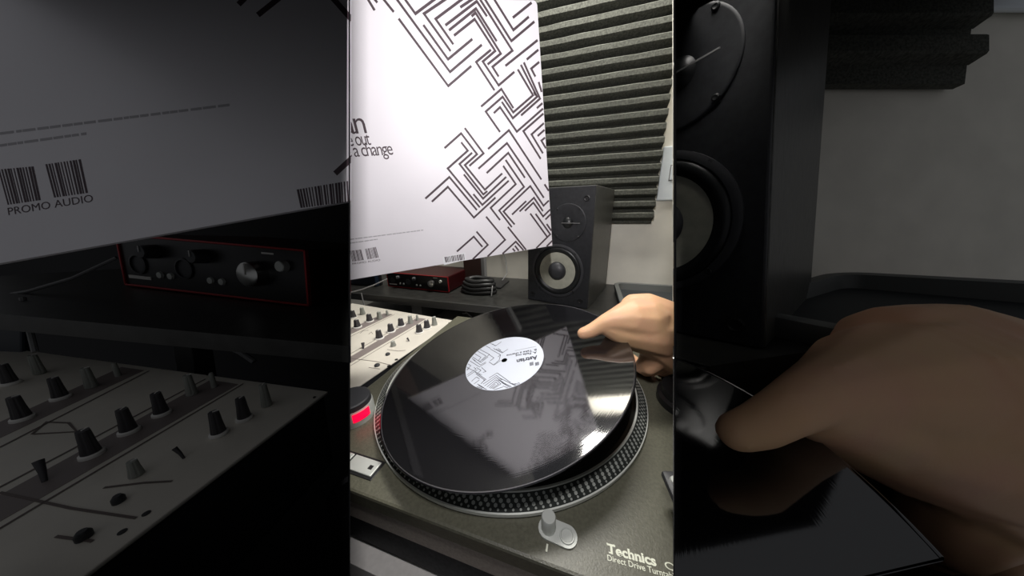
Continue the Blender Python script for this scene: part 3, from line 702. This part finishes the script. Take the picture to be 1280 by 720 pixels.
bars(bc, [(437.5, 313.5), (451.5, 311.8), (455, 325), (440.5, 327)], SL, 12, 3); bars(bc, [(456.3, 311.2), (470, 308.6), (473.6, 321.8), (459.6, 324.3)], SL, 12, 5)
a, b = SL(441, 331), SL(475.5, 326); add_text(bc, 'PROMO AUDIO', a, b - a, 2.8, (b - a).length, z=.1)
bc.build('bar_code', M['ink'], sl, trims=BOTH)
def fine(mb, f, p0, p1, hgt, seed, z=.05):
    rnd = random.Random(seed); a, b = f(*p0), f(*p1); L = (b - a).length; d = (b - a).normalized(); t = 0
    while t < L:
        w = rnd.uniform(3, 9) * hgt / 1.6; w = min(w, L - t); mb.ribbon([a + d * t, a + d * (t + w)], hgt, z, .06); t += w + rnd.uniform(.5, 1.6) * hgt / 1.6
fp = MB(); fine(fp, SL, (436, 299.5), (529, 287.6), 1.3, 2); fine(fp, SL, (436, 304.2), (472, 299), 1.3, 4); fp.build('fine_print', M['softink'], sl, trims=BOTH)
MB().prism([SL(*p) for p in ((555, 333 - 1.6), (553, 321.5), (581.5, 315.6), (583, 324.6))][::-1], .05, .25).build('price_sticker', M['sticker'], sl, trims=BOTH)
sb = MB(); bars(sb, [(555.5, 321.2), (580.5, 317.2), (581.5, 324.4), (557, 328)], lambda x, y: SL(x, y), 18, 9)
for v in sb.bm.verts: v.co.z += .25
sb.build('sticker_bars', M['ink'], sl, trims=BOTH)

# ================================================================== HANDS
def capsules_to_mesh(chains, name, mt, frm, voxel=2.0, smooth_it=10, label=None, cat='hand', trims=()):
    bm = bmesh.new()
    for ch in chains:
        for (p, r), (q, s) in zip(ch, ch[1:]):
            n = max(2, int((q - p).length / (min(r, s) * .28)) + 1)
            for i in range(n + 1):
                t = i / n; c = p.lerp(q, t); rr = r + (s - r) * t
                bmesh.ops.create_icosphere(bm, subdivisions=2, radius=rr, matrix=Matrix.Translation(c))
    inv = frm.inverted()
    for v in bm.verts: v.co = (inv @ v.co) * S
    me = bpy.data.meshes.new(name); bm.to_mesh(me); bm.free()
    o = bpy.data.objects.new(name, me); COL.objects.link(o)
    r = o.modifiers.new('r', 'REMESH'); r.mode = 'VOXEL'; r.voxel_size = voxel * S; r.use_smooth_shade = True
    sm = o.modifiers.new('s', 'SMOOTH'); sm.factor = .5; sm.iterations = smooth_it
    dg = bpy.context.evaluated_depsgraph_get(); dg.update()
    nm = bpy.data.meshes.new_from_object(o.evaluated_get(dg)); o.modifiers.clear(); o.data = nm; nm.name = name
    if trims:
        bm = bmesh.new(); bm.from_mesh(nm)
        for v in bm.verts: v.co = frm @ (v.co / S)
        for no in trims:
            co = CAM if len(no) == 3 else Vector(no[3])
            bmesh.ops.bisect_plane(bm, geom=bm.verts[:] + bm.edges[:] + bm.faces[:], plane_co=co, plane_no=Vector(no[:3]), clear_outer=True, dist=1e-5)
        for v in bm.verts: v.co = (inv @ v.co) * S
        bm.to_mesh(nm); bm.free()
    for p in nm.polygons: p.use_smooth = True
    nm.materials.clear(); nm.materials.append(mt)
    f = frm.copy(); f.translation = f.translation * S; o.matrix_world = f
    if label: tag(o, label, cat)
    o['_f'] = [list(r_) for r_ in frm]
    return o
def hand(zoom, D0, kr, label, wing=None, push=0):
    """joints given as (x, y, radius) in the picture and a distance offset in mm; zoom maps the middle picture to a side bay"""
    def J(x, y, r, dz):
        D = D0 + dz * kr + push * (x > 745) * min(1, (x - 745) / 40)
        X, Y = (x, y) if not zoom else ((x - 438) * 3.1683, (y - 360) * 3.1683 + 360)
        return (at(X, Y, D), r * kr * D / D0 if zoom else r)
    thumb = [J(728.8, 416.8, 7.2, -6), J(738, 414, 8.4, -7), J(746, 409.5, 9.0, -8), J(757, 403.5, 10.5, -10), J(771, 400.5, 15, -10), J(790, 399, 24, -6), J(806, 401, 30, 0)]
    heel = [J(757, 407, 11, -8), J(776, 412, 18, -4), J(796, 413, 26, 0), J(822, 414, 33, 4)]
    back = [J(794, 386, 19, 6), J(808, 391, 25, 6), J(824, 403, 31, 6), J(846, 415, 33, 4), J(880, 430, 33, 0), J(925, 438, 38, 0), J(985, 455, 42, 0)]
    ch = [thumb, heel, back, [J(800, 414, 24, 2), J(828, 428, 26, 6), J(850, 446, 24, 8), J(900, 470, 26, 6)]]
    ch.append([J(818, 428, 19, 4), J(815, 440, 13, 10), J(808, 452, 10.5, 18), J(803, 459, 9.5, 27), J(796, 455, 8.8, 44), J(789, 448, 7.6, 56)])
    ch.append([J(826, 438, 18, 8), J(820, 452, 12, 12), J(812, 460, 9.5, 17)])
    ch.append([J(834, 430, 20, 8), J(832, 446, 14, 12), J(823, 458, 11, 24), J(808, 462, 10, 44), J(796, 456, 8.6, 62)])
    ch.append([J(846, 432, 20, 8), J(848, 450, 14, 14), J(840, 462, 11, 30), J(824, 462, 9.6, 52), J(810, 455, 8.2, 70)])
    ch.append([J(858, 436, 19, 8), J(864, 452, 13, 16), J(858, 464, 10, 34), J(842, 464, 8.6, 54), J(828, 458, 7.6, 70)])
    fr_ = Matrix.Translation(at(*( (842, 430) if not zoom else ((842 - 438) * 3.1683, 582)), D0))
    o = capsules_to_mesh(ch, 'hand', M['skin'], fr_, voxel=1.7 * kr, smooth_it=9, label=label, trims=wing or ())
    return o
HD = 309
hand(False, HD, 1.0, 'bare right hand reaching in, thumb pressed on the lifted vinyl record', (TR,))

# ================================================================== LEFT BAY
TW = (WL, WF)
fs2 = cframe(438, 250, 200, (0.9848, 0.1736, 0.0), (-0.1564, 0.9877, 0.0))
def unz(x, y): return ((x - 438) * 3.1683, (y - 360) * 3.1683 + 360)
# bottom edge runs from (0,328) to (438,250)
pA, pB = at(0, 329, 196), at(438, 251, 200)
fs2 = frame(pB + (pB - pA).normalized() * 110, pB - pA, UPV)
sl2 = sleeve(fs2, 520, 380, 'large dim grey-looking record sleeve with bar codes filling the top left corner', TW)
si2 = fs2.inverted(); sn2 = fs2.to_3x3() @ Z3
def SL2(px, py): p = si2 @ onp(px, py, fs2.translation, sn2); return Vector((p.x, p.y))
for l in ([(298.4, 5.7), (312, -8)], [(322.5, 18.9), (355, -7)], [(411, -8), (440, 25)], [(419, 217), (442, 196)]):
    m2 = MB(); m2.ribbon([SL2(*p) for p in l], 4.2, .02, .15); m2.build('maze_line', M['ink'], sl2, trims=TW)
for q, n_, sd in (([(-2, 212), (43, 208), (52, 250), (10, 256)], 12, 3), ([(57, 205.5), (102, 199), (111, 241), (68, 247)], 12, 5), ([(371, 237), (437, 226), (438, 252), (376, 260)], 18, 9)):
    b2 = MB(); bars(b2, q, SL2, n_, sd); b2.build('bar_code', M['ink'], sl2, trims=TW)
b2 = MB(); a, b = SL2(11, 269), SL2(117, 252); add_text(b2, 'PROMO AUDIO', a, b - a, 5.6, (b - a).length, z=.1)
b2.build('bar_code_caption', M['ink'], sl2, trims=TW)
f2 = MB(); fine(f2, SL2, (0, 167), (288, 131), 1.9, 2); fine(f2, SL2, (0, 182), (108, 167), 1.9, 4); f2.build('fine_print', M['softink'], sl2, trims=TW)
# interface in the left bay
fi2 = cframe(388, 383, 330, (0.9882, -0.0948, 0.1204), (0.0723, 0.9812, 0.1791))
interface(fi2, 290, 72, 190, 'large dim red and black audio interface under the grey-looking sleeve at left', TW)
# shelf in the left bay: plane under the interface
sx = fi2.to_3x3() @ Vector((1, 0, 0)); sy = fi2.to_3x3() @ Vector((0, 1, 0)); sz = fi2.to_3x3() @ Z3
fsh = frame(fi2.translation - sy * 1.5, sx, -sz)
sh2 = thing('riser_shelf', 'dim black riser shelf carrying the large red interface at left', 'shelf', fsh)
# front edge passes (40,395) and (438,452) at the shelf plane
shinv = fsh.inverted(); nsh = fsh.to_3x3() @ Z3
e0_, e1_ = shinv @ onp(40, 396, fsh.translation, nsh), shinv @ onp(430, 432, fsh.translation, nsh)
MB().prism([(e0_.x - 300, e0_.y - 300 * (e1_.y - e0_.y) / (e1_.x - e0_.x)), (e1_.x + 120, e1_.y + 120 * (e1_.y - e0_.y) / (e1_.x - e0_.x)), (e1_.x + 120, 230), (e0_.x - 300, 230)], -16, 0).build('shelf_board', M['shelf'], sh2, trims=TW)
ysh = fsh.to_3x3() @ Vector((0, 1, 0))
lx = shinv @ onp(229, 445, fsh @ Vector((0, e1_.y + 45, 0)), ysh)
MB().box(lx.x - 14, lx.x + 14, lx.y, lx.y + 20, -110, -16.2, 1).build('leg', M['shelfedge'], sh2, trims=TW)
o = MB().tube([at(-8, 372, 300), at(36, 364, 305), at(90, 348, 312), at(146, 322, 320)], 1.9, 8).build('grey_cable', M['cable'], smooth=True)
tag(o, 'grey cable slanting across the dark at the far left under the large sleeve', 'cable')
o = MB().tube([at(28, 372, 282), at(34, 400, 280), at(44, 440, 276)], 2.2, 8).build('hanging_cable', M['cable'], smooth=True)
tag(o, 'grey cable hanging down behind the large dim mixer at the far left', 'cable')
fl = frame(at(-40, 450, 300), RGT, UPV)
MB().box(-90, 62, -40, 66, -8, 0, 2).build('laptop', M['blue'], frm=fl, trims=TW)
tag(bpy.context.scene.objects['laptop.001'] if 'laptop.001' in bpy.data.objects else bpy.data.objects['laptop'], 'dim dark blue laptop edge at the far left of the picture', 'laptop')
o = MB().tube([at(282, 432, 318), at(300, 440, 318), at(318, 452, 318)], 3, 8).build('shelf_cable', M['cable'], smooth=True)
tag(o, 'short grey cable under the dim shelf at left', 'cable')
fm2 = cframe(410, 489, 260, (0.9904, -0.0781, 0.1138), (0.1291, 0.2325, -0.964))
KD, KG = 6.6, 5.8
mixer(fm2, None, 1.42, 560, 175, [
    (29, 524, KD, 18, 'dark'), (76.5, 498, KD, 18, 'dark'), (115.6, 569, KD, 18, 'dark'), (162, 540, KD, 18, 'dark'), (202.7, 518, KD, 18, 'dark'), (274, 543, KD, 18, 'dark'), (306, 524, KD, 18, 'dark'), (14, 480, KD, 18, 'dark'),
    (50, 467, KG, 18, 'grey'), (115, 484, KG, 18, 'grey'), (148, 470, 3.2, 13, 'small'), (240.5, 493, KG, 18, 'grey'), (268, 484, 3.4, 14, 'small'), (333.6, 507, KG, 19, 'grey'),
    (56, 602, 3.4, 10, 'lever'), (171, 594, 5, 10, 'grey'), (230, 573, 2.2, 7, 'lever'), (149, 627, 4, 4, 'screw'), (105.6, 672, 4.4, 4, 'screw'), (393, 497, 1.8, 1, 'screw')],
    [[(-5, 622), (-5, 655), (298, 480.5), (263, 475)], [(-5, 530), (-5, 550), (180, 463), (152, 459)]],
    [[(-5, 664), (304, 480)], [(-5, 612), (257, 474)], [(-5, 562), (186, 464)], [(0, 616), (90, 636), (170, 648)], [(40, 543), (58, 528), (86, 529), (96, 540), (42, 543)], [(130, 610), (180, 604), (215, 602)], [(70, 671), (116, 677)]],
    'large dim dj mixer with tall knobs in the bottom left corner', TW, [(183, 642), (153, 665)], 0.66, 1.15)

# ================================================================== RIGHT BAY
TWR = (WR, WF)
u_, v_ = Vector((0.5558, -0.0749, 0.8279)), Vector((-0.1424, 0.9727, 0.1835))
fb_ = cframe(955, 437, 250, u_, v_)
bx, by, bz = [fb_.to_3x3() @ Vector(q) for q in ((1, 0, 0), (0, 1, 0), (0, 0, 1))]
fsp = frame(fb_.translation - bx * 149 * 1.265, bx, -bz)      # x right, y into the cabinet, z up
speaker(fsp, 1.265, 'large dim black speaker standing close in the right part of the picture', TWR, H=285, D=170, wz=103, tz=216)
nS = by
shp = fb_.translation - by * 1
fS = frame(shp, bx, -bz)
s3 = thing('side_shelf', 'dim black shelf top carrying the large speaker and dark tray at right', 'shelf', fS)
MB().box(-400, 900, -60, 700, -14, 0, 1).build('shelf_board', M['shelf'], s3, trims=(*TWR, (*(-BAK), cw(0, 0, 426)), (*BAK, cw(0, 0, 238)), tuple(WM @ Vector((1, 0, 2.12))), (*(nS.cross(onp(1285, 350, shp + nS * 24, nS) - onp(1044, 338, shp + nS * 24, nS)).normalized()), onp(1044, 338, shp + nS * 24, nS))))
def ysh_(X, Zd):
    a = cw(X, 0, Zd); return -(a - shp).dot(nS) / (WM @ Vector((0, 1, 0))).dot(nS) - 2
MB().slab([cw(150, -298, 240), cw(505, -298, 240), cw(505, ysh_(505, 240), 240), cw(150, ysh_(150, 240), 240)], 4).build('front_panel', M['shelf'], s3, trims=(WR,), frm=Matrix())
# foam strips and switch plate on the right bay's back wall (plane 567 ahead of the camera)
ZW = 425
fF = frame(cw(0, 0, ZW), RGT, UPV)
def XY(px, py): return (px - 640) / FPX * ZW, -(py - 360) / FPX * ZW
f3 = thing('acoustic_foam_panel', 'dim dark foam panel with few ridges behind the large speaker at right', 'foam panel', frame(cw(XY(1190, 112)[0], XY(0, 112)[1], ZW), RGT, UPV))
o3 = Vector((XY(1190, 112)[0], XY(0, 112)[1], 0))
def F3(mb, name):
    mb.build(name, M['foam'], f3, frm=fF, trims=TWR)
x1a, y0 = XY(1190, 112); x1b, y1 = XY(1212, -70); x0 = XY(930, 0)[0]
F3(MB().prism([(x0, y0), (x1a, y0), (x1b, y1), (x0, y1)], 0.5, 12), 'foam_base')
for py in (75, 31, -13, -57):
    yc = XY(0, py)[1]; xr = x1a + (x1b - x1a) * (yc - y0) / (y1 - y0)
    m = MB(); 
    prof = [(yc - 19, 12.1), (yc - 15, 28), (yc - 12, 30), (yc + 12, 30), (yc + 15, 28), (yc + 19, 12.1)]
    A = [m.bm.verts.new((x0, y, z)) for y, z in prof]; Bv = [m.bm.verts.new((xr, y, z)) for y, z in prof]
    for j in range(6): m.bm.faces.new((A[j], Bv[j], Bv[(j + 1) % 6], A[(j + 1) % 6]))
    m.bm.faces.new(A); m.bm.faces.new(Bv[::-1]); F3(m, 'ridge')
xa, ya = XY(1217, 18)
sw2 = thing('wall_switch', 'dim white switch plate at the top right corner of the picture', 'switch', frame(cw(xa, ya, ZW), RGT, UPV))
MB().box(0, 190, 0, 190, 0.5, 10, 4).build('plate', M['switch'], sw2)
MB().box(40, 150, 70, 120, 10.2, 13, 1).build('rocker', M['switch'], sw2)
# tray on the side shelf
nT = fS.to_3x3() @ Z3; hT = 24
ptT = shp + nT * hT
tBL, tBR, tFL = onp(1044, 338, ptT, nT), onp(1285, 350, ptT, nT), onp(1066, 440, ptT, nT)
fT = frame(tBL - nT * hT, tBR - tBL, nT.cross(tBR - tBL))
tray(fT, (tBR - tBL).length + 60, 250, 15, hT - 1, 'dim grey tray behind the large hand at right', (tuple(WM @ Vector((1, 0, 2.14))),))
# record under the large hand
RK = 1.2
RZ = 0.3805
c_img = at(*[(630.8 - 438) * 3.1683, (451.2 - 360) * 3.1683 + 360], 326.4 * RZ)
nr2 = WM @ Vector((-0.21, 0.90, 0.382)).normalized()
thumb_pt = at((730 - 438) * 3.1683, (420 - 360) * 3.1683 + 360, 146)
c_img = thumb_pt - (WM @ Vector((1, 0.28, -0.55)).normalized()) * 0
dd = (at(560, 560, 120) - thumb_pt); dd = dd - nr2 * dd.dot(nr2); c_img = thumb_pt + dd.normalized() * 108 - nr2 * 9
rd2, fr2 = record(c_img, nr2, 1.0, 'dim black vinyl record under the thumb of the large hand at right', TWR)
hand(True, 142, 3.1683 * 142 / 309, 'large dim hand with its thumb on a black record at lower right', TWR, push=52)
for o in list(bpy.data.objects):
    if '_f' in o: del o['_f']
